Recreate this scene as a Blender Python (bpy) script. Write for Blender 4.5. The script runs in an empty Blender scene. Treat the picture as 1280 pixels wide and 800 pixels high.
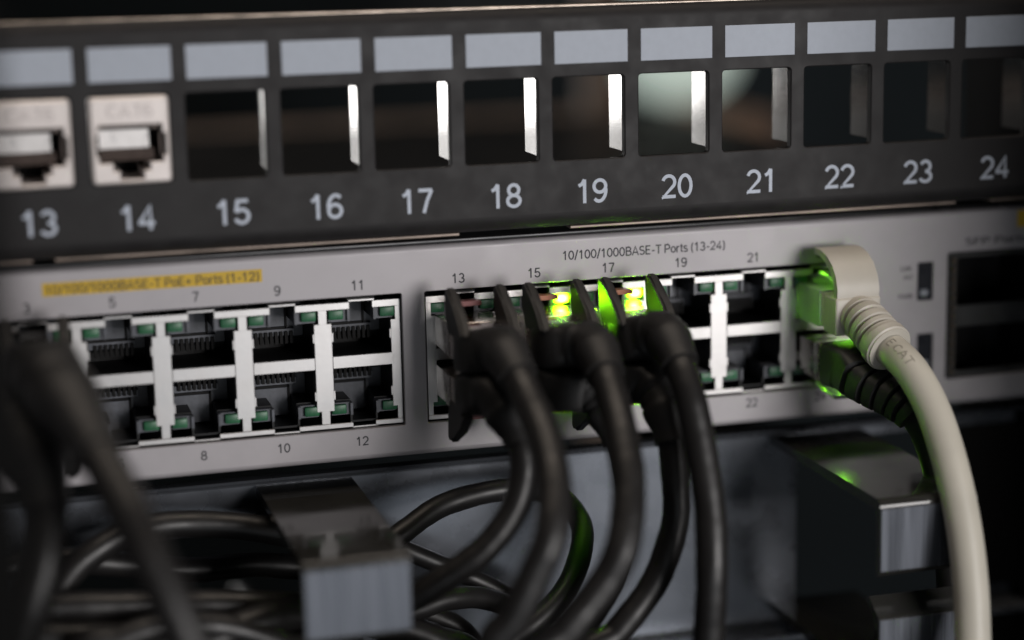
import bpy, bmesh, math, random
from mathutils import Vector, Matrix
random.seed(7)
U = 0.001                                   # everything below is written in millimetres
scene = bpy.context.scene
COL = scene.collection

# ------------------------------------------------------------------ camera
FPX, YAW, PITCH, ROLL = 2453.66, 0.279, 0.1983, -0.0205
CAM = Vector((-113.94, -370.64, 45.96))
FW = Vector((math.sin(YAW)*math.cos(PITCH), math.cos(YAW)*math.cos(PITCH), -math.sin(PITCH)))
_r = FW.cross(Vector((0, 0, 1))).normalized(); _u = _r.cross(FW)
RT = math.cos(ROLL)*_r + math.sin(ROLL)*_u
UP = -math.sin(ROLL)*_r + math.cos(ROLL)*_u
def at(px, py, Y):                          # photo pixel (1280x800) -> point on the plane y = Y
    d = FW + RT*((px-640)/FPX) + UP*((400-py)/FPX)
    return CAM + d*((Y-CAM.y)/d.y)
cd = bpy.data.cameras.new('camera'); cam = bpy.data.objects.new('camera', cd); COL.objects.link(cam)
m = Matrix((RT, UP, -FW)).transposed().to_4x4(); m.translation = CAM*U
cam.matrix_world = m
cd.sensor_width = 36; cd.lens = FPX/1280*36
cd.clip_start = 0.01; cd.clip_end = 20
cd.dof.use_dof = True; cd.dof.focus_distance = 0.397; cd.dof.aperture_fstop = 3.8; cd.dof.aperture_blades = 0
scene.camera = cam

# ------------------------------------------------------------------ light
w = bpy.data.worlds.new('World'); scene.world = w; w.use_nodes = True
w.node_tree.nodes['Background'].inputs[0].default_value = (0.55, 0.65, 0.8, 1)
w.node_tree.nodes['Background'].inputs[1].default_value = 0.012
def area(name, loc, target, sx, sy, power, col=(1, 1, 1), spread=180):
    l = bpy.data.lights.new(name, 'AREA'); l.shape = 'RECTANGLE'; l.size = sx*U; l.size_y = sy*U
    l.energy = power; l.color = col; l.spread = math.radians(spread)
    o = bpy.data.objects.new(name, l); COL.objects.link(o)
    o.location = Vector(loc)*U
    o.rotation_euler = (Vector(target)-Vector(loc)).to_track_quat('-Z', 'Y').to_euler()
    return o
area('room_light', (370, -960, 70), (-20, 0, -25), 350, 400, 6.8, (1.0, 0.965, 0.95))
area('low_fill_light', (40, -900, -250), (-10, 0, -30), 700, 420, 0.85, (0.92, 0.96, 1.0))  # low panel added for the reflections in the metal jack frames
area('overhead_fill_light', (0, -60, 700), (0, 40, 0), 700, 120, 2.0, (1.0, 0.86, 0.72))  # overhead strip added to brighten the panel's top edge and the rear rail
area('rear_light', (-292, 1000, 40), (0, 0, 0), 112, 420, 0.75, (1.0, 0.98, 0.96))
vs = scene.view_settings
vs.view_transform = 'Standard'; vs.look = 'None'; vs.gamma = 1; vs.exposure = 0; vs.use_curve_mapping = False

# ------------------------------------------------------------------ materials
def mat(name, col, rough=0.5, metal=0.0, bump=0.0, bscale=3000, var=0.0, vscale=300, emit=None, estr=0, trans=0, spec=0.5, stretch=None, rvar=0.0, coat=0.0, aniso=None, sss=0):
    M = bpy.data.materials.new(name); M.use_nodes = True
    nt = M.node_tree; N = nt.nodes; L = nt.links; b = N['Principled BSDF']
    b.inputs['Base Color'].default_value = (*col, 1); b.inputs['Roughness'].default_value = rough
    b.inputs['Metallic'].default_value = metal; b.inputs['Specular IOR Level'].default_value = spec
    b.inputs['Transmission Weight'].default_value = trans; b.inputs['Coat Weight'].default_value = coat
    if emit: b.inputs['Emission Color'].default_value = (*emit, 1); b.inputs['Emission Strength'].default_value = estr
    tc = N.new('ShaderNodeTexCoord'); src = tc.outputs['Object']
    if stretch:
        mp = N.new('ShaderNodeMapping'); mp.inputs['Scale'].default_value = stretch; L.new(src, mp.inputs[0]); src = mp.outputs[0]
    if var or rvar:
        n = N.new('ShaderNodeTexNoise'); n.inputs['Scale'].default_value = vscale; n.inputs['Detail'].default_value = 5
        L.new(src, n.inputs['Vector'])
        if var:
            r = N.new('ShaderNodeMapRange'); r.inputs['To Min'].default_value = 1-var; r.inputs['To Max'].default_value = 1+var
            r.inputs['From Min'].default_value = .3; r.inputs['From Max'].default_value = .7
            L.new(n.outputs['Fac'], r.inputs['Value'])
            x = N.new('ShaderNodeMix'); x.data_type = 'RGBA'; x.blend_type = 'MULTIPLY'; x.inputs['Factor'].default_value = 1
            x.inputs['A'].default_value = (*col, 1); L.new(r.outputs[0], x.inputs['B']); L.new(x.outputs['Result'], b.inputs['Base Color'])
        if rvar:
            r = N.new('ShaderNodeMapRange'); r.inputs['To Min'].default_value = max(.02, rough-rvar); r.inputs['To Max'].default_value = min(1, rough+rvar)
            r.inputs['From Min'].default_value = .3; r.inputs['From Max'].default_value = .7
            L.new(n.outputs['Fac'], r.inputs['Value']); L.new(r.outputs[0], b.inputs['Roughness'])
    if bump:
        n2 = N.new('ShaderNodeTexNoise'); n2.inputs['Scale'].default_value = bscale; n2.inputs['Detail'].default_value = 3
        L.new(src, n2.inputs['Vector'])
        bp = N.new('ShaderNodeBump'); bp.inputs['Strength'].default_value = bump; bp.inputs['Distance'].default_value = 0.0002
        L.new(n2.outputs['Fac'], bp.inputs['Height']); L.new(bp.outputs[0], b.inputs['Normal'])
    return M
M = {}
M['patch_paint'] = mat('dark_grey_powder_coat', (.021, .0198, .0205), .55, bump=.05, bscale=4000, var=.14, vscale=220, spec=.22, rvar=.08)
M['patch_label'] = mat('pale_label_paper', (.42, .46, .53), .6, var=.03, vscale=500, bump=.1)
M['patch_ink'] = mat('pale_blue_print', (.52, .57, .66), .6, var=.06, vscale=900)
M['tab'] = mat('raw_zinc', (.72, .71, .70), .06, 1.0, bump=.02, bscale=5000, rvar=.03, vscale=2500)
M['edge_highlight'] = mat('painted_edge_highlight', (.50, .43, .37), .36, .9, var=.35, vscale=260, bump=.02, bscale=900)  # lighter metal tone painted in for light caught on the panel's top edge
M['lip'] = mat('dull_brown_steel', (.22, .18, .155), .5, .8, var=.3, vscale=120)
M['key_plastic'] = mat('off_white_zinc', (.70, .645, .62), .42, .25, var=.04, vscale=250, bump=.1)
M['key_text'] = mat('embossed_zinc', (.52, .47, .455), .45, .25)
M['shutter'] = mat('polished_steel', (.86, .84, .83), .3, .25, rvar=.06, vscale=500)
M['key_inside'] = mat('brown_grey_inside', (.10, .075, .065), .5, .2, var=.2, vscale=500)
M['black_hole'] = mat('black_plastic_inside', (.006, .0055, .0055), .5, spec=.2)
M['switch_paint'] = mat('silver_grey_paint', (.40, .38, .395), .48, .15, bump=.04, bscale=6000, var=.06, vscale=160, rvar=.06)
M['switch_body'] = mat('dark_steel_cover', (.045, .045, .047), .35, .6, rvar=.1, vscale=100)
M['ink'] = mat('dark_grey_print', (.030, .031, .036), .6)
M['ink_dim'] = mat('grey_print', (.055, .05, .055), .6)
M['yellow'] = mat('yellow_label', (.62, .40, .018), .55, var=.06, vscale=500)
M['yellow_ink'] = mat('brown_print', (.10, .075, .03), .6)
M['shield'] = mat('tinned_steel', (.44, .43, .425), .38, 1.0, rvar=.06, vscale=250, bump=.04, bscale=900)
M['port_plastic'] = mat('slate_port_plastic', (.075, .080, .096), .42, var=.25, vscale=700)
M['port_dark'] = mat('dark_port_plastic', (.005, .005, .0055), .45, spec=.3)
M['contact'] = mat('dark_contact', (.003, .0025, .0025), .5, spec=.15)
M['led_off'] = mat('green_led_lens', (.018, .12, .05), .4, var=.4, vscale=1400, stretch=(1, .1, .1))
M['led_on'] = mat('lit_green_led', (.1, .5, .02), .3, emit=(.27, 1.0, .004), estr=100)
def hot_core(Mt, centre, rim):                # a small bright die behind the lens, dimmer towards the lens edge
    nt = Mt.node_tree; N = nt.nodes; L = nt.links
    tc = N.new('ShaderNodeTexCoord'); mp = N.new('ShaderNodeMapping'); mp.inputs['Scale'].default_value = (560, 300, 780)
    g = N.new('ShaderNodeTexGradient'); g.gradient_type = 'QUADRATIC_SPHERE'
    r = N.new('ShaderNodeMapRange'); r.inputs['To Min'].default_value = rim; r.inputs['To Max'].default_value = centre
    L.new(tc.outputs['Object'], mp.inputs[0]); L.new(mp.outputs[0], g.inputs[0]); L.new(g.outputs['Fac'], r.inputs['Value'])
    L.new(r.outputs[0], N['Principled BSDF'].inputs['Emission Strength'])
hot_core(M['led_on'], 900, 12)
M['plug_metal'] = mat('nickel_plug', (.62, .56, .52), .24, 1.0, rvar=.06, vscale=400)
M['plug_clear'] = mat('clear_plug', (.80, .86, .78), .18, trans=.65, var=.05, vscale=300)
M['black_rubber'] = mat('black_boot_rubber', (.0155, .015, .0152), .52, bump=.04, bscale=2500, var=.15, vscale=300)
M['black_jacket'] = mat('black_cable_jacket', (.013, .0122, .0122), .42, spec=.45, bump=.03, bscale=1200, rvar=.08, vscale=150)
M['white_plastic'] = mat('ivory_boot', (.52, .49, .43), .45, bump=.02, bscale=2500, var=.04, vscale=200)
M['white_jacket'] = mat('ivory_jacket', (.51, .485, .42), .45, bump=.02, bscale=1500, var=.05, vscale=120)
M['print_grey'] = mat('grey_cable_print', (.30, .285, .24), .6)
M['latch_red'] = mat('red_latch', (.16, .022, .02), .35)
M['latch_orange'] = mat('orange_latch', (.36, .10, .025), .35)
M['manager_paint'] = mat('black_satin_coat', (.026, .0255, .024), .13, bump=.01, bscale=1800, rvar=.07, vscale=120, var=.12)
M['plate_paint'] = mat('slate_grey_coat', (.155, .167, .19), .28, .65, bump=.01, bscale=3500, var=.06, vscale=120, rvar=.05)
M['bracket_face'] = mat('scuffed_grey_coat', (.135, .146, .17), .28, .6, bump=.01, bscale=1500, var=.14, vscale=420, stretch=(1, 1, .05), rvar=.1)
M['post'] = mat('black_post_paint', (.002, .002, .002), .6, var=.1, vscale=60, spec=.04)
M['wall'] = mat('dark_room_wall', (.020, .030, .036), .8, var=.25, vscale=6)
M['floor'] = mat('dark_floor', (.03, .03, .032), .6, var=.2, vscale=10)
M['bar'] = mat('brown_metal_bar', (.36, .29, .25), .55, var=.25, vscale=60)
M['lamp'] = mat('lamp_globe', (.8, .9, .85), .4, emit=(.62, .74, .66), estr=.6)
M['lamp_base'] = mat('lamp_base_metal', (.3, .3, .3), .4, .6)
M['box_brown'] = mat('cardboard', (.36, .25, .19), .8, var=.15, vscale=30)
M['box_green'] = mat('pale_green_casing', (.22, .27, .21), .6, var=.1, vscale=20)
M['cage'] = mat('dark_cage_metal', (.035, .036, .036), .5, .3, var=.2, vscale=300)
M['gold'] = mat('gold_spring_finger', (.085, .07, .055), .5, .8)
M['slot_dark'] = mat('dark_light_window', (.012, .014, .020), .25)
M['slot_lamp'] = mat('pale_lens', (.30, .32, .36), .4)
M['screw'] = mat('screw_steel', (.5, .5, .5), .35, 1)

# ------------------------------------------------------------------ helpers
def empty(name, loc=(0, 0, 0), label=None, cat=None, group=None):
    o = bpy.data.objects.new(name, None); COL.objects.link(o); o.location = Vector(loc)*U; o.empty_display_size = .005
    if label: o['label'] = label
    if cat: o['category'] = cat
    if group: o['group'] = group
    return o
bpy.context.view_layer.update()
def world_loc(o):
    v = Vector(o.location)
    p = o.parent
    while p: v = v + Vector(p.location); p = p.parent
    return v
def obj(name, bm, material, parent=None, smooth=False, angle=35):
    """bm is in world millimetres"""
    me = bpy.data.meshes.new(name)
    bmesh.ops.remove_doubles(bm, verts=bm.verts, dist=1e-4)
    bmesh.ops.recalc_face_normals(bm, faces=bm.faces)
    bm.to_mesh(me); bm.free()
    return objm(name, me, material, parent, smooth, angle)
def objm(name, me, material, parent=None, smooth=False, angle=35, local=False):
    off = world_loc(parent) if (parent and not local) else Vector((0, 0, 0))
    me.transform(Matrix.Translation(-off) @ Matrix.Scale(U, 4))
    if smooth:
        for p in me.polygons: p.use_smooth = True
        me.set_sharp_from_angle(angle=math.radians(angle))
    me.materials.append(M[material])
    o = bpy.data.objects.new(name, me); COL.objects.link(o); o.parent = parent
    return o
def tag(o, label, cat=None, group=None, kind=None):
    if label: o['label'] = label
    if cat: o['category'] = cat
    if group: o['group'] = group
    if kind: o['kind'] = kind
    return o
def box(bm, x0, x1, y0, y1, z0, z1, bev=0, seg=2):
    r = bmesh.ops.create_cube(bm, size=1)
    vs_ = r['verts']
    for v in vs_:
        v.co = Vector(((x0+x1)/2+v.co.x*(x1-x0), (y0+y1)/2+v.co.y*(y1-y0), (z0+z1)/2+v.co.z*(z1-z0)))
    if bev:
        es = {e for v in vs_ for e in v.link_edges}
        bmesh.ops.bevel(bm, geom=list(es), offset=bev, segments=seg, affect='EDGES', profile=.5)
def rrect(x0, x1, z0, z1, r, n=4):
    pts = []
    for cx, cz, a0 in ((x1-r, z1-r, 0), (x0+r, z1-r, 90), (x0+r, z0+r, 180), (x1-r, z0+r, 270)):
        for k in range(n+1):
            a = math.radians(a0+90*k/n); pts.append((cx+r*math.cos(a), cz+r*math.sin(a)))
    return pts
def inset(loop, d):                          # push a ccw loop inwards (d>0) or outwards
    n = len(loop); out = []
    for i in range(n):
        a, b, c = Vector(loop[i-1]), Vector(loop[i]), Vector(loop[(i+1) % n])
        e1 = (b-a).normalized(); e2 = (c-b).normalized()
        n1 = Vector((-e1.y, e1.x)); n2 = Vector((-e2.y, e2.x)); q = n1+n2
        q = q/max(.35, q.dot(n1)) if q.length > 1e-6 else n1
        p = b+q*d; out.append((p.x, p.y))
    return out
def ring(bm, loop, y): return [bm.verts.new((x, y, z)) for x, z in loop]
def bridge(bm, A, B):
    n = len(A)
    for i in range(n): bm.faces.new((A[i], A[(i+1) % n], B[(i+1) % n], B[i]))
def plate(bm, outer, holes, y0, y1, ch=0.25, outer_ch=None):
    """flat plate facing -y with chamfered outline and chamfered holes (loops ccw in x,z)"""
    oc = ch if outer_ch is None else outer_ch
    fe = []; be = []
    def loopset(loop, d, c):
        f = ring(bm, inset(loop, d*c) if c else loop, y0)
        mid = ring(bm, loop, y0+c) if c else f
        bk = ring(bm, loop, y1)
        if c: bridge(bm, f, mid)
        bridge(bm, mid, bk)
        n = len(loop)
        for i in range(n):
            fe.append(bm.edges.get((f[i], f[(i+1) % n]))); be.append(bm.edges.get((bk[i], bk[(i+1) % n])))
    loopset(outer, 1, oc)
    for h in holes: loopset(h, -1, ch)
    bmesh.ops.triangle_fill(bm, use_beauty=True, use_dissolve=False, edges=fe)
    bmesh.ops.triangle_fill(bm, use_beauty=True, use_dissolve=False, edges=be)
def prism_x(bm, prof, x0, x1):               # profile in (y,z) swept along x
    A = [bm.verts.new((x0, y, z)) for y, z in prof]; B = [bm.verts.new((x1, y, z)) for y, z in prof]
    bridge(bm, A, B); bm.faces.new(A); bm.faces.new(B)
def catmull(pts, n=10):
    P = [Vector(p) for p in pts]; P = [P[0]*2-P[1]]+P+[P[-1]*2-P[-2]]; out = []
    for i in range(1, len(P)-2):
        for k in range(n):
            t = k/n; a, b, c, d = P[i-1:i+3]
            out.append(.5*((2*b)+(c-a)*t+(2*a-5*b+4*c-d)*t*t+(3*b-a-3*c+d)*t**3))
    out.append(P[-2].copy()); return out
def resample(pts, step):
    out = [pts[0].copy()]; acc = 0
    for a, b in zip(pts, pts[1:]):
        l = (b-a).length
        while acc+l >= step:
            t = (step-acc)/l; a = a.lerp(b, t); out.append(a.copy()); l = (b-a).length; acc = 0
        acc += l
    if (out[-1]-pts[-1]).length > step*.3: out.append(pts[-1].copy())
    return out
def wobble(r, seed, amt=.035):
    ph = [random.Random(seed*7+k).uniform(0, 6.28) for k in range(3)]
    def f(i, s):
        q = r*(1+amt*(.5*math.sin(s*.31+ph[0])+.3*math.sin(s*.83+ph[1])+.25*math.sin(s*1.9+ph[2]))); return q, q, 2
    return f
def sweep(bm, pts, sec, n=18, side=Vector((1, 0, 0)), cap=True):
    """sec(i, s) -> (a, b, exponent): half width, half height, superellipse exponent; s = arc length"""
    rings = []; s = 0; prev = None
    for i, p in enumerate(pts):
        t = (pts[min(i+1, len(pts)-1)]-pts[max(i-1, 0)]).normalized()
        side = (side-t*side.dot(t))
        if side.length < 1e-3: side = t.orthogonal()
        side.normalize(); up = side.cross(t)
        if prev is not None: s += (p-prev).length
        prev = p
        a, b, e = sec(i, s); R = []
        for k in range(n):
            th = 2*math.pi*k/n; c_, s_ = math.cos(th), math.sin(th)
            x = a*math.copysign(abs(c_)**(2/e), c_); z = b*math.copysign(abs(s_)**(2/e), s_)
            R.append(bm.verts.new(p+side*x+up*z))
        if rings: bridge(bm, rings[-1], R)
        rings.append(R)
    if cap: bm.faces.new(rings[0]); bm.faces.new(rings[-1])
def _arc(cx, cy, rx, ry, a0, a1):
    n = max(3, int(abs(a1-a0)/18)); return [(cx+rx*math.cos(math.radians(a0+(a1-a0)*k/n)), cy+ry*math.sin(math.radians(a0+(a1-a0)*k/n))) for k in range(n+1)]
GL = {  # stroke skeletons on a cap height of 1: (advance, strokes)
 '0': (.74, [_arc(.31, .5, .27, .45, 90, 450)]), '1': (.74, [[(.10, .74), (.24, .81), (.33, .95), (.36, 1.0)], [(.36, 1.0), (.36, 0)]]),
 '2': (.74, [_arc(.31, .68, .27, .27, 165, -38)+[(.05, .05), (.05, .06)], [(.02, .06), (.62, .06)]]),
 '3': (.74, [_arc(.30, .72, .23, .23, 155, -90), _arc(.30, .27, .27, .22, 90, -160)]),
 '4': (.74, [[(.47, 0), (.47, .95), (.04, .28)], [(.0, .27), (.64, .27)]]),
 '5': (.74, [[(.57, .94), (.15, .94), (.08, .48)], _arc(.31, .32, .27, .27, 140, -160)]),
 '6': (.74, [_arc(.32, .31, .26, .26, 90, 450), _arc(.36, .47, .31, .48, 185, 50)]),
 '7': (.74, [[(.02, .94), (.60, .94)], [(.58, .93), (.38, .5), (.24, 0)]]),
 '8': (.74, [_arc(.31, .73, .22, .22, 90, 450), _arc(.31, .28, .27, .23, 90, 450)]),
 '9': (.74, [_arc(.30, .69, .26, .26, 90, 450), _arc(.26, .53, .31, .48, 5, -130)]),
 '/': (.44, [[(.0, -.08), (.34, 1.05)]]), '-': (.5, [[(.06, .38), (.40, .38)]]), '+': (.74, [[(.06, .42), (.58, .42)], [(.32, .14), (.32, .70)]]),
 '(': (.38, [_arc(.42, .42, .34, .68, 125, 235)]), ')': (.38, [_arc(-.08, .42, .34, .68, 55, -55)]), ' ': (.34, []),
 'A': (.82, [[(.0, 0), (.36, 1.0), (.72, 0)], [(.14, .32), (.58, .32)]]), 'B': (.80, [[(.08, 0), (.08, 1.0)], [(.08, .95), (.36, .95)]+_arc(.36, .74, .23, .21, 90, -90)+[(.08, .52)], [(.36, .52)]+_arc(.38, .28, .26, .23, 90, -90)+[(.08, .05)]]),
 'C': (.86, [_arc(.42, .5, .36, .45, 45, 315)]), 'S': (.76, [_arc(.34, .73, .25, .22, 30, 250)+_arc(.34, .28, .28, .23, 75, -150)]),
 'E': (.72, [[(.08, 0), (.08, 1.0)], [(.08, .95), (.60, .95)], [(.08, .52), (.54, .52)], [(.08, .05), (.60, .05)]]),
 'F': (.68, [[(.08, 0), (.08, 1.0)], [(.08, .95), (.58, .95)], [(.08, .52), (.52, .52)]]), 'T': (.74, [[(.36, 0), (.36, 1.0)], [(.02, .95), (.70, .95)]]),
 'P': (.76, [[(.08, 0), (.08, 1.0)], [(.08, .95), (.38, .95)]+_arc(.38, .70, .25, .25, 90, -90)+[(.08, .45)]]), 'L': (.64, [[(.08, 1.0), (.08, 0)], [(.08, .05), (.56, .05)]]),
 'M': (.98, [[(.08, 0), (.08, .97), (.45, .2), (.82, .97), (.82, 0)]]),
 'o': (.68, [_arc(.31, .36, .25, .31, 90, 450)]), 'e': (.68, [[(.06, .37), (.55, .37)]+_arc(.31, .36, .25, .31, 0, 315)]), 'c': (.62, [_arc(.31, .36, .25, .31, 50, 310)]),
 'r': (.44, [[(.08, 0), (.08, .72)], _arc(.36, .38, .28, .30, 180, 95)]), 't': (.42, [[(.18, .92), (.18, .15), (.28, .05), (.38, .05)], [(.02, .68), (.36, .68)]]),
 's': (.60, [_arc(.27, .53, .19, .15, 30, 250)+_arc(.27, .20, .22, .16, 75, -150)]), 'i': (.28, [[(.10, 0), (.10, .72)], [(.10, .88), (.10, 1.0)]]),
 'n': (.66, [[(.08, 0), (.08, .72)], _arc(.30, .42, .22, .26, 180, 0)+[(.52, 0)]]), 'k': (.60, [[(.08, 0), (.08, 1.0)], [(.50, .70), (.08, .28)], [(.24, .42), (.54, 0)]]),
 'd': (.68, [_arc(.30, .36, .24, .31, 90, 450), [(.56, 0), (.56, 1.0)]])}
def text_mesh(s, wt=.13, dens=0):
    """lettering from stroked outlines, cap height .729, in the xy plane"""
    V = []; F = []; x0 = 0; k = .729; li = 0
    for ch in s:
        adv, strokes = GL[ch]
        for st in strokes:
            P = [Vector((x0+x, y)) for x, y in st]
            if dens:
                Q = [P[0]]
                for a_, b_ in zip(P, P[1:]):
                    m_ = max(1, int((b_-a_).length/dens)); Q += [a_.lerp(b_, e_/m_) for e_ in range(1, m_+1)]
                P = Q
            li += 1; base = len(V); n = len(P); zf = .010+.0011*(li % 4)
            for i, p in enumerate(P):
                closed = (P[0]-P[-1]).length < 1e-4 and n > 3
                d1 = (P[i]-P[i-1]) if i else ((P[-1]-P[-2]) if closed else P[1]-P[0])
                d2 = (P[i+1]-P[i]) if i < n-1 else ((P[1]-P[0]) if closed else P[-1]-P[-2])
                n1 = Vector((-d1.y, d1.x)).normalized(); n2 = Vector((-d2.y, d2.x)).normalized()
                q = n1+n2; q = q/max(.5, q.dot(n1)) if q.length > 1e-5 else n1
                for sg, z in ((1, zf), (-1, zf), (-1, -.01), (1, -.01)):
                    V.append(((p.x+sg*q.x*wt/2)*k, (p.y+sg*q.y*wt/2)*k, z))
            for i in range(n-1):
                a = base+4*i; b = a+4
                for e in range(4): F.append((a+e, a+(e+1) % 4, b+(e+1) % 4, b+e))
            F.append((base, base+3, base+2, base+1)); F.append((base+4*n-4, base+4*n-3, base+4*n-2, base+4*n-1))
        x0 += adv
    me = bpy.data.meshes.new('lettering'); me.from_pydata(V, [], F)
    bm = bmesh.new(); bm.from_mesh(me); bmesh.ops.recalc_face_normals(bm, faces=bm.faces); bm.to_mesh(me); bm.free()
    return me
def text(name, s, x, z, y, h, material, parent, width=None, align='c', wt=.145, wf=1.0, deep=.06):
    """lettering standing just proud of the plane y; h = height of capitals/digits; x,z = centre (or left end)"""
    me = text_mesh(s, wt)
    xs = [v.co.x for v in me.vertices]; ys = [v.co.y for v in me.vertices]; zs = [v.co.z for v in me.vertices]
    k = h/.729
    w0 = (max(xs)-min(xs)); kx = k*wf if width is None else width/w0
    cx = (max(xs)+min(xs))/2 if align == 'c' else min(xs)
    zm = max(abs(q) for q in zs) or 1
    for v in me.vertices:
        v.co = Vector((x+(v.co.x-cx)*kx, y-deep/2-v.co.z/zm*deep/2*1.0, z+(v.co.y-.3645)*k))
    me.update()
    return objm(name, me, material, parent)
def copy_child(src, parent, name=None, loc=None):
    c = src.copy(); COL.objects.link(c); c.parent = parent
    if loc is not None: c.location = Vector(loc)*U
    return c

# ------------------------------------------------------------------ the setting behind and around
bm = bmesh.new(); box(bm, -1500, 1500, 1300, 1320, -900, 1300); tag(obj('wall', bm, 'wall'), None, kind='structure')
bm = bmesh.new(); box(bm, -1500, 1500, -1500, 1320, -920, -900); tag(obj('floor', bm, 'floor'), None, kind='structure')

# the rack's uprights: two carry the equipment, outside the picture; one stands in front of it, plus an added shade blocker
def upright(x0, x1, y0, y1, label):
    bm = bmesh.new(); z0, z1 = -900, 260
    box(bm, x0, x1, y0, y1, z0, z1, .8)
    t = empty('rack_post', ((x0+x1)/2, (y0+y1)/2, z0), label, 'rack post')
    obj('upright', bm, 'post', t, True)
    bm = bmesh.new(); box(bm, x0-14, x1+14, y0-14, y1+14, z0, z0+6, 1); obj('foot_plate', bm, 'post', t, True)
    return t
upright(114, 140, 8.2, 40, 'black steel rack post carrying the right ends of the equipment')
upright(-356, -330, 8.2, 40, 'black steel rack post carrying the left ends of the equipment')
ux = at(10, 400, -110).x
upright(ux-40, ux, -130, -110, 'blurred black upright standing in front of the plugged left cables')
upright(121, 330, -130, -110, 'wide black added post, out of view, shading the right end of the rack')  # unseen post added only to block light from the right end

# ------------------------------------------------------------------ patch panel
P1 = 18.0
def pc(n): return (n-18.5)*P1
panel = empty('patch_bay', (-108, 6, -13.6), 'dark grey patch panel with numbered square openings above the silver switch', 'patch panel')
bm = bmesh.new()
X0, X1 = -349, 133
HW, HZ0, HZ1 = 7.48, 0.0, 16.45
holes = [rrect(pc(n)-HW, pc(n)+HW, HZ0, HZ1, .7) for n in range(1, 25)]
plate(bm, [(X0, -10.4), (X1, -10.4), (X1, 27.4), (X0, 27.4)][::1], holes, 0, 1.6, .22, 0)
arc = lambda cy, cz, r, a0, a1, n=6: [(cy+r*math.cos(math.radians(a0+(a1-a0)*k/n)), cz+r*math.sin(math.radians(a0+(a1-a0)*k/n))) for k in range(n+1)]
prism_x(bm, [(1.6, 27.4)]+[(0, 27.4)]+arc(2.9, 27.4, 2.9, 180, 90, 10)[1:]+[(13, 30.3), (13, 28.9), (3.0, 28.9), (1.7, 27.4)], X0, X1)
prism_x(bm, [(1.6, -10.4), (3.2, -12.2), (13, -12.2), (13, -13.6)]+arc(3.2, -10.4, 3.2, 270, 180, 10), X0, X1)
obj('faceplate', bm, 'patch_paint', panel, True, 40)
bm = bmesh.new(); box(bm, X0+1, X1-1, 2.2, 4.0, 30.0, 30.5, .2, 3); obj('rim_highlight', bm, 'edge_highlight', panel, True)  # thin strip added as the highlight on the rounded top edge
# lower lip: thin folded edge in segments
for a, b in ((-346, -100), (-96, -17.5), (5.5, 92), (100, 130)):
    bm = bmesh.new(); box(bm, a, b, 2.4, 5.0, -14.2, -13.55, .15, 1); obj('folded_lip', bm, 'lip', panel)
tabm = None; fieldm = None
for n in range(1, 25):
    if tabm is None:
        bm = bmesh.new(); box(bm, HW+.02, HW+.5, 1.7, 9.6, 1.0, HZ1-.1, .08, 1)
        tabm = obj('side_tab', bm, 'tab', panel); tabm.data.transform(Matrix.Translation(world_loc(panel))); tabm.location = Vector((pc(n), 0, 0))*U-world_loc(panel)
        bm = bmesh.new(); box(bm, -7.6+.62, 7.6+.62, -.12, .02, 19.05, 25.4, .03, 1)
        fieldm = obj('label_field', bm, 'patch_label', panel); fieldm.data.transform(Matrix.Translation(world_loc(panel))); fieldm.location = tabm.location
    else:
        for s in (tabm, fieldm): copy_child(s, panel).location = Vector((pc(n), 0, 0))*U-world_loc(panel)
    if n >= 11: text('number', str(n), pc(n)+.6, -6.45, 0, 4.75, 'patch_ink', panel, wf=1.0)
for x in (125, -341):
    bm = bmesh.new(); box(bm, x-3, x+3, -1.6, 0.5, 5.3, 11.3, 1.2); obj('screw', bm, 'screw', panel, True)

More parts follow.
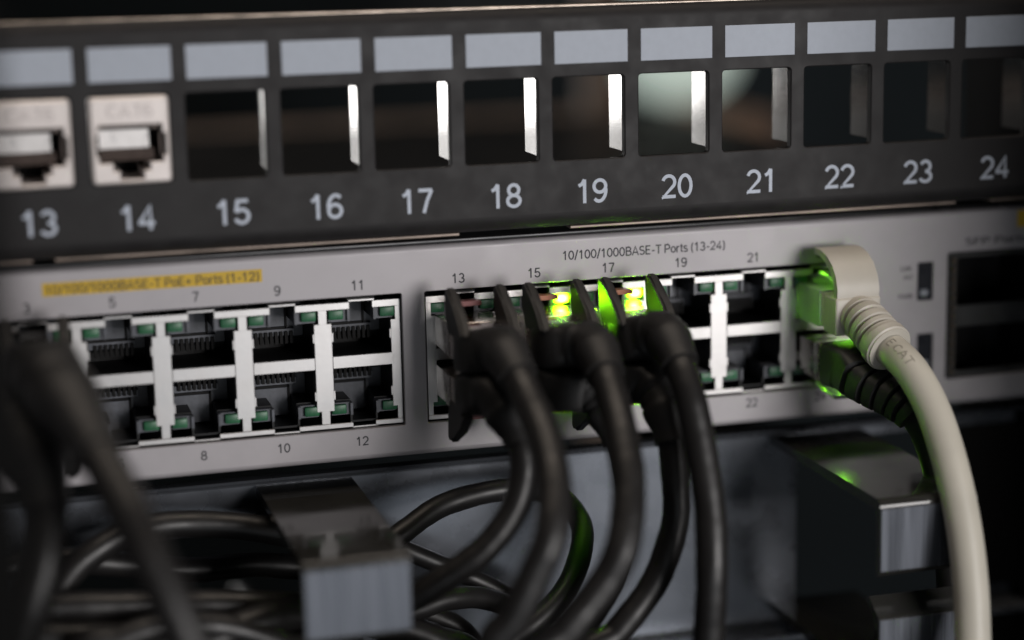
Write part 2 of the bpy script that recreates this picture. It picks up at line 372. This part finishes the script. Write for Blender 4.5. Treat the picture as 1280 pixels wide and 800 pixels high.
# ------------------------------------------------------------------ keystone jacks
def keystone(n, label):
    c = pc(n); t = empty('keystone_jack', (c, 0, 0), label, 'keystone jack', 'keystone jacks snapped into the patch panel')
    bm = bmesh.new()
    op = [(-5.9, 4.0), (-3.4, 4.0), (-3.4, 2.5), (-2.2, 2.5), (-2.2, .9), (2.2, .9), (2.2, 2.5), (3.4, 2.5), (3.4, 4.0), (5.9, 4.0), (5.9, 5.2), (6.5, 5.2), (6.5, 9.4), (5.9, 9.4), (5.9, 11.1), (-5.9, 11.1), (-5.9, 9.4), (-6.3, 9.4), (-6.3, 5.2), (-5.9, 5.2)]
    op = [(c+x, z) for x, z in op]
    plate(bm, rrect(c-7.3, c+7.3, .12, 16.3, .8), [op], -.7, 1.2, .2, .45)
    plate(bm, rrect(c-7.3, c+7.3, .12, 16.3, .8), [op], 1.2, 14, 0, 0)
    obj('housing', bm, 'key_plastic', t, True, 30)
    bm = bmesh.new()
    # cavity lining
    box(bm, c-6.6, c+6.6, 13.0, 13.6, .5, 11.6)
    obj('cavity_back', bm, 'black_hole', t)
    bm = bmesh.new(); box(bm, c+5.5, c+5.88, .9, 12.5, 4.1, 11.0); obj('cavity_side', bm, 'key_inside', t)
    bm = bmesh.new()          # spring shutter: tilted plate behind the mouth
    prism_x(bm, [(2.4, 10.0), (1.9, 6.6), (2.3, 6.5), (2.8, 10.0)], c-5.6, c+3.6)
    obj('spring_shutter', bm, 'shutter', t)
    bm = bmesh.new(); prism_x(bm, [(2.0, 6.5), (1.2, 5.0), (1.6, 4.3), (12, 4.3), (12, 6.5)], c-5.6, c+4.4); obj('shutter_ledge', bm, 'key_inside', t)
    bm = bmesh.new(); box(bm, c-5.7, c+5.4, 1.2, 2.0, 10.2, 11.05); obj('comb_bar', bm, 'key_inside', t)
    for k in range(8):
        bm = bmesh.new(); box(bm, c-4.6+k*1.16, c-4.1+k*1.16, .8, 1.3, 10.25, 11.0); obj('contact', bm, 'black_hole', t)
    text('embossed_text', 'CAT6', c+.1, 13.7, -.7, 2.35, 'key_text', t, width=8.6, deep=.12)
    return t
keystone(14, 'off-white CAT6 keystone jack beside the first empty opening of the panel')
keystone(13, 'off-white CAT6 keystone jack half hidden by the blurred front upright')

# ------------------------------------------------------------------ network switch
SW = empty('network_switch', (-108, 20, -59), 'silver grey rack network switch with two blocks of ports below the patch panel', 'network switch')
P2, SX, GAP, FY = 15.896, -117.53, 4.84, 5.0
def num_x(n): return SX+P2*((n-1)//2)+(GAP if n > 12 else 0)
def port_x(n): return num_x(n)+1.0
BZ0, BZ1 = -52.5, -25.4
blocks = [(port_x(1)-7.95, port_x(11)+7.95), (port_x(13)-8.1, port_x(23)+7.95)]
sfp = (91.8, 113.5, -53.2, -25.2)
slots = [(84.7, 88.4, -35.2, -26.9), (84.9, 88.7, -50.9, -42.6)]
bm = bmesh.new()
SX0, SX1 = -328, 119
holes = [rrect(a, b, BZ0, BZ1, .35, 2) for a, b in blocks]+[rrect(*sfp, .6, 3)]+[rrect(*s, .3, 2) for s in slots]
plate(bm, [(SX0, -57.9), (SX1, -57.9), (SX1, -17.2), (SX0, -17.2)], holes, FY, FY+1.2, .12, 0)
prism_x(bm, [(FY+1.2, -17.2), (FY, -17.2)]+arc(FY+1.1, -17.2, 1.1, 180, 90)[1:]+[(FY+3, -16.1), (FY+3, -17.2)], SX0, SX1)
prism_x(bm, [(FY+1.2, -57.9), (FY+3, -57.9), (FY+3, -59.0)]+arc(FY+1.1, -57.9, 1.1, 270, 180), SX0, SX1)
obj('faceplate', bm, 'switch_paint', SW, True, 40)
bm = bmesh.new(); box(bm, SX0, SX1-6, FY+30, 240, -58.8, -15.6, .4, 1)
obj('cover', bm, 'switch_body', SW, True)
bm = bmesh.new()
box(bm, SX0, SX1-6, FY+.6, 60, -15.95, -15.2, .25, 2); obj('top_edge', bm, 'switch_body', SW, True)
bm = bmesh.new(); box(bm, SX0, SX1-6, FY+3.1, 60, -58.9, -57.2); obj('bottom_sheet', bm, 'switch_body', SW)
for a, b in ((SX1-2, 136), (-352, SX0+2)):
    bm = bmesh.new(); box(bm, a, b, FY+1.3, FY+3.2, -58, -17, .3, 1); obj('mounting_ear', bm, 'switch_body', SW)

led_lit = {(15, 1), (17, 1), (23, 1), (16, 1), (18, 1), (24, 1)}
protos = {}
def share(key, build, name, material, parent, loc, smooth=False):
    """alike pieces share one mesh; build(bm) works around the origin in mm"""
    k = (key, material)
    if k not in protos:
        bm = bmesh.new(); build(bm); bmesh.ops.recalc_face_normals(bm, faces=bm.faces)
        me = bpy.data.meshes.new(name); bm.to_mesh(me); bm.free(); me.transform(Matrix.Scale(U, 4)); me.materials.append(M[material])
        if smooth:
            for p in me.polygons: p.use_smooth = True
            me.set_sharp_from_angle(angle=math.radians(40))
        protos[k] = me
    o = bpy.data.objects.new(name, protos[k]); COL.objects.link(o); o.parent = parent
    o.location = Vector(loc)*U-world_loc(parent); return o
def led_mesh(bm):
    box(bm, -1.5, 1.5, -.35, 2.2, -.95, .95, .25, 2)
def teeth(s):
    def f(bm):
        zz = lambda a, b: (min(s*a, s*b), max(s*a, s*b))
        for k in range(8): box(bm, -4.3+k*1.02, -3.72+k*1.02, -1.0, .6, *zz(-3.0, -.55))
        box(bm, -5.4, 2.2, -.55, .5, *zz(-.02, .5)); box(bm, 1.92, 2.35, -.55, .5, *zz(-.02, 5.5))
    return f
def carrier(s):
    def f(bm):
        # raised plate (s=+1: towards the top) with a comb block below it
        zz = lambda a, b: (min(s*a, s*b), max(s*a, s*b))
        box(bm, -5.8, 5.8, .8, 1.6, *zz(-1.9, 6.4))
        box(bm, -5.4, 1.9, -.6, 1.0, *zz(.5, 6.3), .1, 1)
        box(bm, -5.4, 3.9, -.5, 1.0, *zz(-1.5, -.02), .08, 1)
        box(bm, 2.5, 3.2, -2.5, 1.0, *zz(2.4, 4.2), .1, 1)
    return f
def cavity(s):
    def f(bm):
        zz = lambda a, b: (min(s*a, s*b), max(s*a, s*b))
        box(bm, -6.5, -5.95, 1.6, 14, *zz(-4.6, 4.5)); box(bm, 5.95, 6.5, 1.6, 14, *zz(-4.6, 4.5))
        box(bm, -6, 6, .9, 14, *zz(-5.4, -4.65))
        box(bm, -6, -2.5, 3, 14, *zz(2.4, 4.6)); box(bm, 2.5, 6, 3, 14, *zz(2.4, 4.6))
        box(bm, -2.8, -2.4, 1.4, 14, *zz(3, 6.6)); box(bm, 2.4, 2.8, 1.4, 14, *zz(3, 6.6)); box(bm, -2.8, 2.8, 1.4, 14, *zz(6.5, 6.9))
    return f
def holder(sx):
    def f(bm): box(bm, -1.9, 1.9, .5, 3.0, -1.35, 1.15); box(bm, -sx*2.1-.25, -sx*2.1+.25, -.3, 2.8, -1.35, 1.1)
    return f
SHY = FY+1.35
for bi, (bx0, bx1) in enumerate(blocks):
    ports = list(range(1, 12, 2)) if bi == 0 else list(range(13, 24, 2))
    bm = bmesh.new()
    cs = [port_x(n) for n in ports]
    mids = [cs[0]-7.95]+[(a+b)/2 for a, b in zip(cs, cs[1:])]+[cs[-1]+7.95]
    for i, mx in enumerate(mids):
        first, last = i == 0, i == len(mids)-1
        l, r = (0 if first else 1), (0 if last else 1)
        if first: mx += .55
        if last: mx -= .35
        b = .14
        box(bm, mx-1.85*l-(.0 if l else .0), mx+1.85*r+(0 if r else .0)+(0 if (l and r) else 0), SHY, SHY+.5, -48.7, -30.7, b, 1)
        box(bm, mx-.95*l-.3*(1-l), mx+.95*r+.3*(1-r), SHY+.02, SHY+.52, -51.3, -27.9, b, 1)
        box(bm, mx-5.55*l-.3*(1-l), mx+5.55*r+.3*(1-r), SHY-.04, SHY+.46, -28.15, -26.6, b, 1)
        box(bm, mx-5.55*l-.3*(1-l), mx+5.55*r+.3*(1-r), SHY-.04, SHY+.46, -52.3, -51.2, b, 1)
        for zc in (-33.6, -45.4):       # little spring bumps on the posts
            box(bm, mx-2.15*l, mx+2.15*r, SHY+.05, SHY+.45, zc-1, zc+1, .12, 1)
        box(bm, mx-.35, mx+.35, SHY+.6, SHY+13, -51.2, -27)
    for c_ in cs:
        box(bm, c_-6.2, c_+6.2, SHY-.02, SHY+.5, -40.05, -37.45, .14, 1)
        box(bm, c_-2.6, c_+2.6, SHY+.1, SHY+1.6, -26.6, -26.3); box(bm, c_-2.6, c_+2.6, SHY+.1, SHY+1.6, -52.4, -52.1)
        box(bm, c_-6, c_+6, SHY+.5, SHY+11, -38.9, -38.6)
    blk = obj('port_block', bm, 'shield', SW, True, 35)
    blk['label'] = 'bright metal jack block of ports '+('1 to 12' if bi == 0 else '13 to 24')
    bm = bmesh.new(); box(bm, bx0-.6, bx1+.6, FY+15.6, FY+16.2, BZ0-.4, BZ1+.4); box(bm, bx0-.8, bx0-.3, FY+1.4, FY+16, BZ0-.4, BZ1+.4); box(bm, bx1+.3, bx1+.8, FY+1.4, FY+16, BZ0-.4, BZ1+.4)
    box(bm, bx0-.6, bx1+.6, FY+1.4, FY+16, BZ1+.3, BZ1+.8); box(bm, bx0-.6, bx1+.6, FY+1.4, FY+16, BZ0-.8, BZ0-.3)
    obj('block_shell', bm, 'port_dark', blk)
    for n in ports:
        for nn, s, zc in ((n, 1, -33.0), (n+1, -1, -44.6)):
            c_ = port_x(n)
            share('cav%d' % s, cavity(s), 'port_cavity', 'port_dark', blk, (c_, FY+1, zc))
            share('car%d' % s, carrier(s), 'contact_carrier', 'port_plastic', blk, (c_, FY+11.5, zc))
            share('teeth%d' % s, teeth(s), 'contact_comb', 'contact', blk, (c_, FY+11.35, zc))
            for sx in (-1, 1):
                lx = c_+sx*4.75; lz = zc+s*3.8
                share('hold%d' % sx, holder(sx), 'led_holder', 'port_plastic', blk, (lx, SHY+.5, lz))
                lit = (nn, sx) in led_lit
                o = share('led', led_mesh, 'led', 'led_on' if lit else 'led_off', blk, (lx+sx*.45, SHY+.4, lz+.05*s), True)
                if lit: o['label'] = 'lit green port light'
for n in range(1, 25):
    if n % 2: text('port_number', str(n), num_x(n), -23.15, FY, 1.95, 'ink', SW, wf=1.0)
    else: text('port_number', str(n), num_x(n), -54.95 if n < 14 else -54.4, FY, 1.85, 'ink', SW, wf=1.0)
text('heading', '10/100/1000BASE-T Ports (13-24)', 22.4, -20.05, FY, 1.85, 'ink', SW, width=35.4)
bm = bmesh.new(); box(bm, -98.6, -56.8, FY-.05, FY+.02, -21.15, -18.6); obj('yellow_strip', bm, 'yellow', SW)
text('heading', '10/100/1000BASE-T PoE+ Ports (1-12)', -77.7, -19.95, FY-.05, 1.75, 'yellow_ink', SW, width=40.6)
bm = bmesh.new(); box(bm, 108.4, 118, FY-.05, FY+.02, -20.6, -16.9); obj('yellow_strip', bm, 'yellow', SW)
text('heading', 'SFP Ports', 103.5, -23.0, FY, 1.5, 'ink', SW, width=15)
for s, z in (('Link', -27.9), ('Act', -29.8), ('Mode', -33.9), ('Link', -43.6), ('Act', -45.5)):
    text('window_caption', s, 81.9 if s != 'Act' else 82.4, z, FY, 1.15, 'ink_dim', SW)
for a, b, z0, z1 in slots:
    bm = bmesh.new(); box(bm, a-.3, b+.3, FY+.5, FY+1.0, z0-.3, z1+.3); q = obj('light_window', bm, 'slot_dark', SW)
    bm = bmesh.new(); box(bm, a+.9, b-.9, FY+.3, FY+.7, z0+.8, z0+2.3, .2, 1); obj('window_lens', bm, 'slot_lamp', q)
    bm = bmesh.new(); box(bm, a+1.1, b-1.1, FY+.3, FY+.7, z1-2.2, z1-.9, .2, 1); obj('window_lens', bm, 'slot_dark', q)
# stacked transceiver cage
a, b, z0, z1 = sfp
bm = bmesh.new()
plate(bm, [(a+.3, z0+.3), (b-.3, z0+.3), (b-.3, z1-.3), (a+.3, z1-.3)], [rrect(a+2.6, b-1.2, z0+1.6, z0+11.4, .4, 2), rrect(a+2.6, b-1.2, z1-11.8, z1-1.4, .4, 2)], FY+.4, FY+1.0, .15, .1)
cage = obj('transceiver_cage', bm, 'cage', SW)
bm = bmesh.new(); box(bm, a+.3, b-.3, FY+14, FY+15, z0, z1); box(bm, a+.3, a+1, FY+1.1, FY+15, z0, z1); box(bm, b-1, b-.3, FY+1.1, FY+15, z0, z1); box(bm, a+1, b-1, FY+1.2, FY+15, (z0+z1)/2-1.2, (z0+z1)/2+1.2)
obj('cage_shell', bm, 'port_dark', cage)
for k in range(13):
    zc = z1-1.8-k*2.05
    share('finger', lambda bm: box(bm, -.55, .55, -.5, .5, -.75, .75, .2, 1), 'spring_finger', 'gold', cage, (a+1.45, FY+.15, zc))

# ------------------------------------------------------------------ cable manager below the switch
MG = empty('cable_manager', (-108, 12, -108), 'black horizontal cable manager with bracket rings below the switch', 'cable manager')
bm = bmesh.new()
PY = 13.0
plate(bm, [(-349, -106.5), (133, -106.5), (133, -64.4), (-349, -64.4)], [rrect(60.5, 129, -105, -66.5, 1.5, 3), rrect(-101, -38, -104, -74, 1.5, 3)], PY, PY+1.6, .2, 0)
prism_x(bm, [(PY+1.6, -64.4), (PY, -64.4)]+arc(PY-1.6, -64.4, 1.6, 0, 90)+[(PY-4.2, -62.8), (PY-4.6, -62.4), (PY-4.2, -62.0), (PY-1.4, -61.9), (PY+.6, -62.4), (PY+1.6, -63.4)], -349, 133)
prism_x(bm, [(PY, -106.5), (PY+1.6, -106.5), (PY+1.6, -108.4), (PY-9, -108.4), (PY-9, -107.4), (PY-1, -107.4)], -349, 133)
obj('back_plate', bm, 'plate_paint', MG, True, 35)
def bracket(x0, x1, label):
    yf = -40.0; br = bmesh.new()
    t = 1.8; zt = -64.3; zb = -104.0
    # top arm with rounded front corner, front lip, open mouth, lower lip and lower arm (profile in y,z)
    prof = [(PY, zt), (yf+1.6, zt)]+arc(yf+1.6, zt-1.6, 1.6, 90, 180)[1:]+[(yf, -79.0), (yf+1.2, -80.0), (yf+t, -79.0), (yf+t, zt-2.2), (PY, zt-t)]
    prism_x(br, prof, x0, x1)
    prof = [(PY, zb), (yf+1.6, zb)]+arc(yf+1.6, zb+1.6, 1.6, 270, 180)[1:]+[(yf, -88.2), (yf+4.2, -85.0), (yf+5.4, -86.0), (yf+t, -89.0), (yf+t, zb+2.2), (PY, zb+t)]
    prism_x(br, prof[::-1], x0, x1)
    o = obj('bracket_ring', br, 'manager_paint', MG, True, 35); o['label'] = label
    for z0_, z1_ in ((-78.7, -66.0), (-102, -88.6)):
        br = bmesh.new(); box(br, x0+.15, x1-.15, yf-.25, yf+.1, z0_, z1_, .1, 1); obj('front_face', br, 'bracket_face', o)
bracket(-58.8, -39.2, 'bracket ring beside the looped black cables')
bracket(54.0, 75.0, 'bracket ring below the ivory cable with a green glint on top')
bracket(-172, -152, 'bracket ring at the far left of the manager')

# ------------------------------------------------------------------ patch cables
def drop(p):                                 # the cable goes on hanging below the picture
    x, y, z = p; return [(x, y, z-45), (x, y+4, z-130), (x, y+10, z-260)]
CAB = 'patch cables plugged into the switch'
def boot_plug(n, path, label, latch='latch_orange', r=3.1, ears=True, collar=4.5, dy=0, long=1.0, near=0, group=CAB):
    c_ = port_x(n); up = 1 if n % 2 else -1; zc = -33.0 if up > 0 else -44.7
    t = empty('patch_cable', (c_, -5, zc), label, 'cable', group)
    pz0, pz1 = sorted((zc-up*3.9, zc+up*2.55))
    bm = bmesh.new(); box(bm, c_-5.75, c_+5.75, -11.5+dy, 13, pz0, pz1, .35, 2)
    box(bm, c_-5.9, c_+5.9, -5.2+dy, -1.2+dy, pz0-.12, pz1+.08, .25, 1)
    obj('plug', bm, 'plug_metal', t, True, 30)
    zs = lambda z: zc+up*z
    bm = bmesh.new(); prism_x(bm, [(8, zs(4.2)), (4.5, zs(5.6)), (-1.5, zs(6.2)), (-1.5, zs(5.3)), (4.2, zs(4.8)), (8, zs(3.6))][::up], c_-2.6, c_+1.9)
    obj('latch', bm, latch, t)
    zb = zc-up*1.7
    pts = [(c_, -9.3+dy, zb), (c_, -13+dy, zb)]+[tuple(at(p[0], p[1], p[2]-near*min(1, k/4))) for k, p in enumerate(path)]
    if path[-1][1] >= 840: pts += drop(pts[-1])
    cr = resample(catmull(pts, 14), .9)
    bm = bmesh.new()
    def sec(i, s):
        s /= long
        f = min(1, max(0, (s-4)/8)); f = f*f*(3-2*f)
        a = 6.3*(1-f)+collar*f; b = 4.2*(1-f)+collar*f; e = 6*(1-f)+2.1*f
        if s > 14.5: k = min(1, (s-14.5)/4); a = b = collar-(collar-r-.6)*k
        if s < .8: a -= .4; b -= .4
        if 7.6 < s < 8.5 or 9.9 < s < 10.8 or 12.2 < s < 13.1: a -= .42; b -= .42
        return a, b, e
    bl = [p for p in cr]; L = 0; cut = len(cr)
    for i in range(1, len(cr)):
        L += (cr[i]-cr[i-1]).length
        if L > 20*long: cut = i+1; break
    sweep(bm, cr[:cut], sec, 24); obj('boot', bm, 'black_rubber', t, True, 50)
    if ears:
        for sx in (-1, 1):
            bm = bmesh.new()
            pr = [(-3.2, 3.6), (-2.6, 8.4), (-3.0, 9.3), (-4.2, 9.8), (-5.6, 9.3), (-8.8, 7.2), (-13.0, 5.2), (-16.5, 2.0), (-10, .5), (-5, .5)]
            A = [(y+dy, zs(z)) for y, z in pr][::up]
            prism_x(bm, A, c_+sx*5.0-1.05, c_+sx*5.0+1.05)
            bmesh.ops.bevel(bm, geom=bm.edges[:], offset=.5, segments=3, affect='EDGES')
            obj('ear', bm, 'black_rubber', t, True, 40)
    bm = bmesh.new(); st = max(0, cut-14); sweep(bm, cr[st:], wobble(r, n), 18); obj('jacket', bm, 'black_jacket', t, True, 60)
    return t
boot_plug(13, [(630, 440, -22), (663, 505, -31), (683, 556, -36), (693, 612, -40), (689, 669, -42), (670, 715, -43), (644, 770, -43), (606, 850, -42)],
    'black patch cable in port 13 with a dark red latch', 'latch_red', 3.2, near=13)
boot_plug(14, [(622, 495, -19), (648, 545, -25), (655, 590, -28), (640, 642, -30), (602, 690, -31), (550, 727, -30), (512, 750, -28), (440, 782, -22), (370, 790, -10), (335, 775, 30), (300, 740, 120)],
    'black patch cable in port 14 curling sideways behind the left bracket ring', 'latch_red', 2.7)
boot_plug(15, [(742, 435, -21), (765, 497, -30), (779, 556, -35), (786, 612, -38), (779, 680, -40), (756, 728, -41), (707, 790, -42), (650, 860, -42)],
    'black patch cable in port 15 beside a lit green light', 'latch_orange', 3.2, near=13)
boot_plug(16, [(742, 488, -15), (768, 535, -19), (784, 600, -22), (782, 670, -23), (760, 735, -24), (715, 800, -25), (670, 850, -25)],
    'black patch cable in port 16, hidden behind the cable of port 15', 'latch_orange', 2.7)
boot_plug(17, [(832, 420, -21), (858, 480, -28), (876, 560, -30), (888, 640, -31), (890, 720, -31), (886, 800, -31), (880, 870, -31)],
    'black patch cable in port 17 hanging straight down the back plate', 'latch_orange', 3.1, near=13)
boot_plug(18, [(822, 482, -17), (838, 540, -24), (844, 600, -27), (845, 645, -28), (834, 690, -29), (814, 735, -30), (772, 790, -31), (720, 850, -31)],
    'black patch cable in port 18 curving between its straight and bent neighbours', 'latch_orange', 2.75)
boot_plug(3, [(56, 462, -30), (100, 528, -46), (143, 605, -58), (182, 685, -66), (215, 755, -70), (240, 815, -72), (262, 880, -72)],
    'blurred black patch cable slanting down from port 3', 'black_rubber', 3.7, collar=5.9, long=2.4)
boot_plug(4, [(20, 515, -24), (46, 570, -34), (60, 630, -40), (58, 690, -44), (44, 750, -46), (26, 810, -46), (10, 870, -46)],
    'black patch cable dropping from port 4 past the left cables', 'black_rubber', 3.3, collar=5.8, long=2.0)
boot_plug(2, [(-60, 560, -20), (-40, 640, -28), (-20, 740, -30), (-10, 840, -30)],
    'black patch cable from port 2 at the left end', 'latch_red', 3.0)

# ivory cable in port 23
c23 = port_x(23)
t = empty('patch_cable', (c23, -5, -34), 'ivory patch cable with ribbed boot and curved latch guard in port 23', 'cable', CAB)
bm = bmesh.new(); box(bm, c23-5.7, c23+5.7, -4, 12, -37.2, -29.4, .4, 2); obj('plug', bm, 'plug_clear', t, True, 30)
bm = bmesh.new(); box(bm, c23-5.2, c23+5.0, -4.6, -3.6, -37.0, -30.0, .2, 1); box(bm, c23-4.9, c23+5.3, -10.2, -4.2, -38.1, -30.3, .5, 3); obj('boot', bm, 'white_plastic', t, True, 40)
bm = bmesh.new()
outer = [(-9.8, -30.4), (-9.9, -28.5), (-9.0, -26.0), (-7.2, -23.8), (-4.6, -22.2), (-1.6, -21.4), (1.6, -21.3)]
inner = [(1.6, -22.6), (-1.4, -22.8), (-3.9, -23.6), (-6.0, -25.1), (-7.5, -27.0), (-8.2, -29.0), (-8.2, -30.4)]
prism_x(bm, (outer+inner), c23-4.4, c23+5.0); bmesh.ops.bevel(bm, geom=[e for e in bm.edges if e.calc_face_angle(0) > 1.0], offset=.25, segments=2, affect='EDGES')
obj('latch_guard', bm, 'white_plastic', t, True, 40)
bm = bmesh.new(); prism_x(bm, [(8, -28.6), (1.5, -26.4), (-5.5, -27.2), (-5.5, -28.0), (1.4, -27.3), (8, -29.4)], c23-2.6, c23+2.6); obj('latch', bm, 'plug_clear', t)
wpath = [(c23+.6, -8.5, -34.4), (c23+1.0, -13, -35.4), (c23+2.0, -19, -38.6)]+[tuple(at(*q)) for q in ((1138, 462, -27), (1166, 512, -33), (1188, 580, -39), (1204, 655, -44), (1213, 730, -48), (1216, 800, -51), (1217, 880, -54))]
wpath += drop(wpath[-1])
cr = resample(catmull(wpath, 14), .3)
L = 0; cut = 0
for i in range(1, len(cr)):
    L += (cr[i]-cr[i-1]).length
    if L > 13.2: cut = i; break
def ribs(i, s):
    r_ = 4.55+.03*s
    k = (s-1.2) % 2.0
    if 1.2 < s < 10.2 and k > 1.45: r_ -= .6
    if s > 10.2: r_ = 5.15
    if s > 12.8: r_ = 4.8
    return r_, r_, 2
bm = bmesh.new(); sweep(bm, cr[:cut], ribs, 36); obj('strain_relief', bm, 'white_plastic', t, True, 28)
RW = 3.45
cw = cr[cut-6::4]
bm = bmesh.new(); sweep(bm, cw, lambda i, s: (RW, RW, 2), 28); obj('jacket', bm, 'white_jacket', t, True, 60)
def print_on_cable(s, start, size):           # lettering laid round the cable's camera-side flank, reading along the cable
    me = text_mesh(s, .08, .1)
    d = [0]
    for a_, b_ in zip(cw, cw[1:]): d.append(d[-1]+(b_-a_).length)
    k = size/.729
    for v in me.vertices:
        s_ = start+v.co.x*k; q = v.co.y*k-size/2; lift = .09 if v.co.z > 0 else -.05
        j = max(1, min(len(cw)-2, next((i for i, e in enumerate(d) if e > s_), len(cw)-2)))
        p0 = cw[j-1].lerp(cw[j], (s_-d[j-1])/max(1e-6, d[j]-d[j-1])); tn = (cw[j+1]-cw[j-1]).normalized()
        out = Vector((-.35, -.65, .6)); out = (out-tn*out.dot(tn)).normalized(); sd = tn.cross(out)
        a_ = q/RW
        v.co = p0+(out*math.cos(a_)-sd*math.sin(a_))*(RW+lift)
    me.update(); return objm('jacket_print', me, 'print_grey', t)
print_on_cable('E CAT', 2.6, 1.9)

# black ribbed cable in port 24
c24 = port_x(24)
t = empty('patch_cable', (c24, -5, -44.7), 'black ribbed patch cable in port 24 under the ivory cable', 'cable', CAB)
bm = bmesh.new(); box(bm, c24-5.7, c24+5.7, -5, 12, -48.6, -40.7, .35, 2); box(bm, c24-5.9, c24+5.9, -4.2, -1.6, -48.8, -40.5, .3, 1); obj('plug', bm, 'plug_metal', t, True, 30)
bm = bmesh.new(); prism_x(bm, [(8, -49), (1, -51.6), (-5.6, -52.6), (-5.6, -51.8), (1, -50.8), (8, -48.3)], c24-2.8, c24+2.8); obj('latch', bm, 'plug_clear', t)
bpath = [(c24, -4.6, -44.8), (c24+.3, -10, -45.0)]+[tuple(at(*q)) for q in ((1085, 478, -15), (1120, 500, -21), (1150, 530, -26), (1172, 590, -28), (1185, 680, -28), (1190, 780, -28), (1190, 860, -28))]
bpath += drop(bpath[-1])
cb = resample(catmull(bpath, 14), .35)
L = 0; cut = 0
for i in range(1, len(cb)):
    L += (cb[i]-cb[i-1]).length
    if L > 24: cut = i; break
def bribs(i, s):
    f = min(1, max(0, (s-5)/6)); a_ = 6.0*(1-f)+5.0*f; b_ = 4.6*(1-f)+4.7*f; e = 7*(1-f)+2.4*f
    if s > 7:
        g = (s-7)/17; a_ -= 1.4*g; b_ -= 1.3*g
        if (s-7) % 2.9 > 2.2: a_ -= .9; b_ -= .9
    return a_, b_, e
bm = bmesh.new(); sweep(bm, cb[:cut], bribs, 32); obj('boot', bm, 'black_rubber', t, True, 28)
bm = bmesh.new(); sweep(bm, cb[cut-8::3], lambda i, s: (2.9, 2.9, 2), 18); obj('jacket', bm, 'black_jacket', t, True, 60)

# loose cables running through the manager
def loose(pts, r, label, name='loose_cable'):
    P = [tuple(at(*q)) for q in pts]
    if pts[-1][1] >= 820: P += drop(P[-1])
    if pts[0][1] >= 820: P = drop(P[0])[::-1]+P
    cr = resample(catmull(P, 14), 1.2)
    bm = bmesh.new(); sweep(bm, cr, wobble(r, len(label)), 18, Vector((0, 0, 1)))
    return tag(obj(name, bm, 'black_jacket', None, True, 60), label, 'cable', 'loose cables in the cable manager')
loose([(380, 742, -6), (440, 712, -4), (500, 668, -2), (555, 631, 2), (630, 612, 4), (690, 617, 2), (724, 650, -2), (726, 690, -8), (705, 740, -14), (660, 785, -18), (600, 822, -20), (520, 850, -20)], 2.35, 'thin black cable looped in a hook between the left bracket ring and the hanging cables')
loose([(340, 640, 3), (430, 655, 4), (512, 690, 4), (570, 714, 3), (640, 748, 2), (720, 800, 0), (760, 840, -2)], 2.0, 'thin black cable slanting down behind the curled cable of port 14')
loose([(330, 800, -8), (420, 790, -8), (510, 765, -8), (565, 748, -6), (620, 752, -2), (690, 790, 2), (740, 830, 4)], 2.3, 'thin black cable sagging below the slanting one in the manager')
loose([(40, 800, -6), (84, 722, -4), (124, 686, -2), (169, 664, 0), (232, 655, 2), (319, 660, 2), (400, 680, 2), (480, 720, 0)], 2.7, 'black cable arching up behind the slanting cable of port 3')
loose([(-40, 764, -12), (64, 760, -12), (206, 757, -12), (319, 757, -12), (400, 764, -10), (500, 790, -8), (560, 830, -8)], 3.0, 'black cable running level through the lower left of the manager')
loose([(-40, 802, -16), (64, 797, -16), (200, 800, -16), (300, 815, -15), (420, 850, -14)], 3.0, 'black cable running level beneath the other level cable')
loose([(230, 830, -20), (268, 800, -20), (319, 778, -18), (375, 768, -14), (450, 772, -10), (540, 800, -8), (600, 850, -8)], 3.3, 'black cable rising over the level cables into the left bracket ring')

loose([(-30, 720, -2), (60, 700, 0), (150, 706, 2), (240, 712, 3), (330, 706, 4), (430, 720, 4), (520, 760, 2), (600, 830, 0)], 2.5, 'black cable lying deepest in the manager behind the arching one')
loose([(90, 840, -22), (150, 800, -22), (215, 782, -21), (290, 786, -20), (350, 806, -20), (420, 850, -20)], 2.8, 'black cable crossing low under the slanting cable of port 3')
# ------------------------------------------------------------------ out-of-focus things behind the rack
bm = bmesh.new(); box(bm, -330, 120, 300, 308, -27, -20.5, .6); box(bm, -330, -318, 298, 310, -900, 30, .5, 1); box(bm, 108, 120, 298, 310, -900, 30, .5, 1)
t = obj('rear_rail', bm, 'bar', None, True); tag(t, 'brownish metal rail seen through the empty openings', 'rail')
lp = at(846, 62, 520)
t = empty('wall_lamp', (lp.x, 1300, lp.z), 'pale round lamp glowing behind openings 20 and 21', 'lamp')
bm = bmesh.new(); bmesh.ops.create_uvsphere(bm, u_segments=32, v_segments=16, radius=30)
for v in bm.verts: v.co = Vector((v.co.x*1.0, v.co.y, v.co.z*.85))+lp
obj('globe', bm, 'lamp', t, True, 80)
bm = bmesh.new(); box(bm, lp.x-6, lp.x+6, 545, 1300, lp.z-6, lp.z+6, 1); obj('arm', bm, 'lamp_base', t, True)
def crate(px, py, Y, wx, hz, material, label, cat):
    q = at(px, py, Y); bm = bmesh.new(); box(bm, q.x-wx/2, q.x+wx/2, Y, Y+80, q.z-hz, q.z, 2)
    t = empty('storage_box', (q.x, Y+40, -900), label, cat)
    obj('box', bm, material, t, True)
    bm = bmesh.new(); box(bm, q.x-wx/2+4, q.x+wx/2-4, Y+4, Y+76, -900, q.z-hz+1); obj('stand', bm, 'post', t)
crate(945, 148, 420, 22, 60, 'box_brown', 'brown box seen behind opening 21', 'box')
crate(838, 158, 560, 60, 60, 'box_green', 'pale green casing seen behind opening 20', 'box')
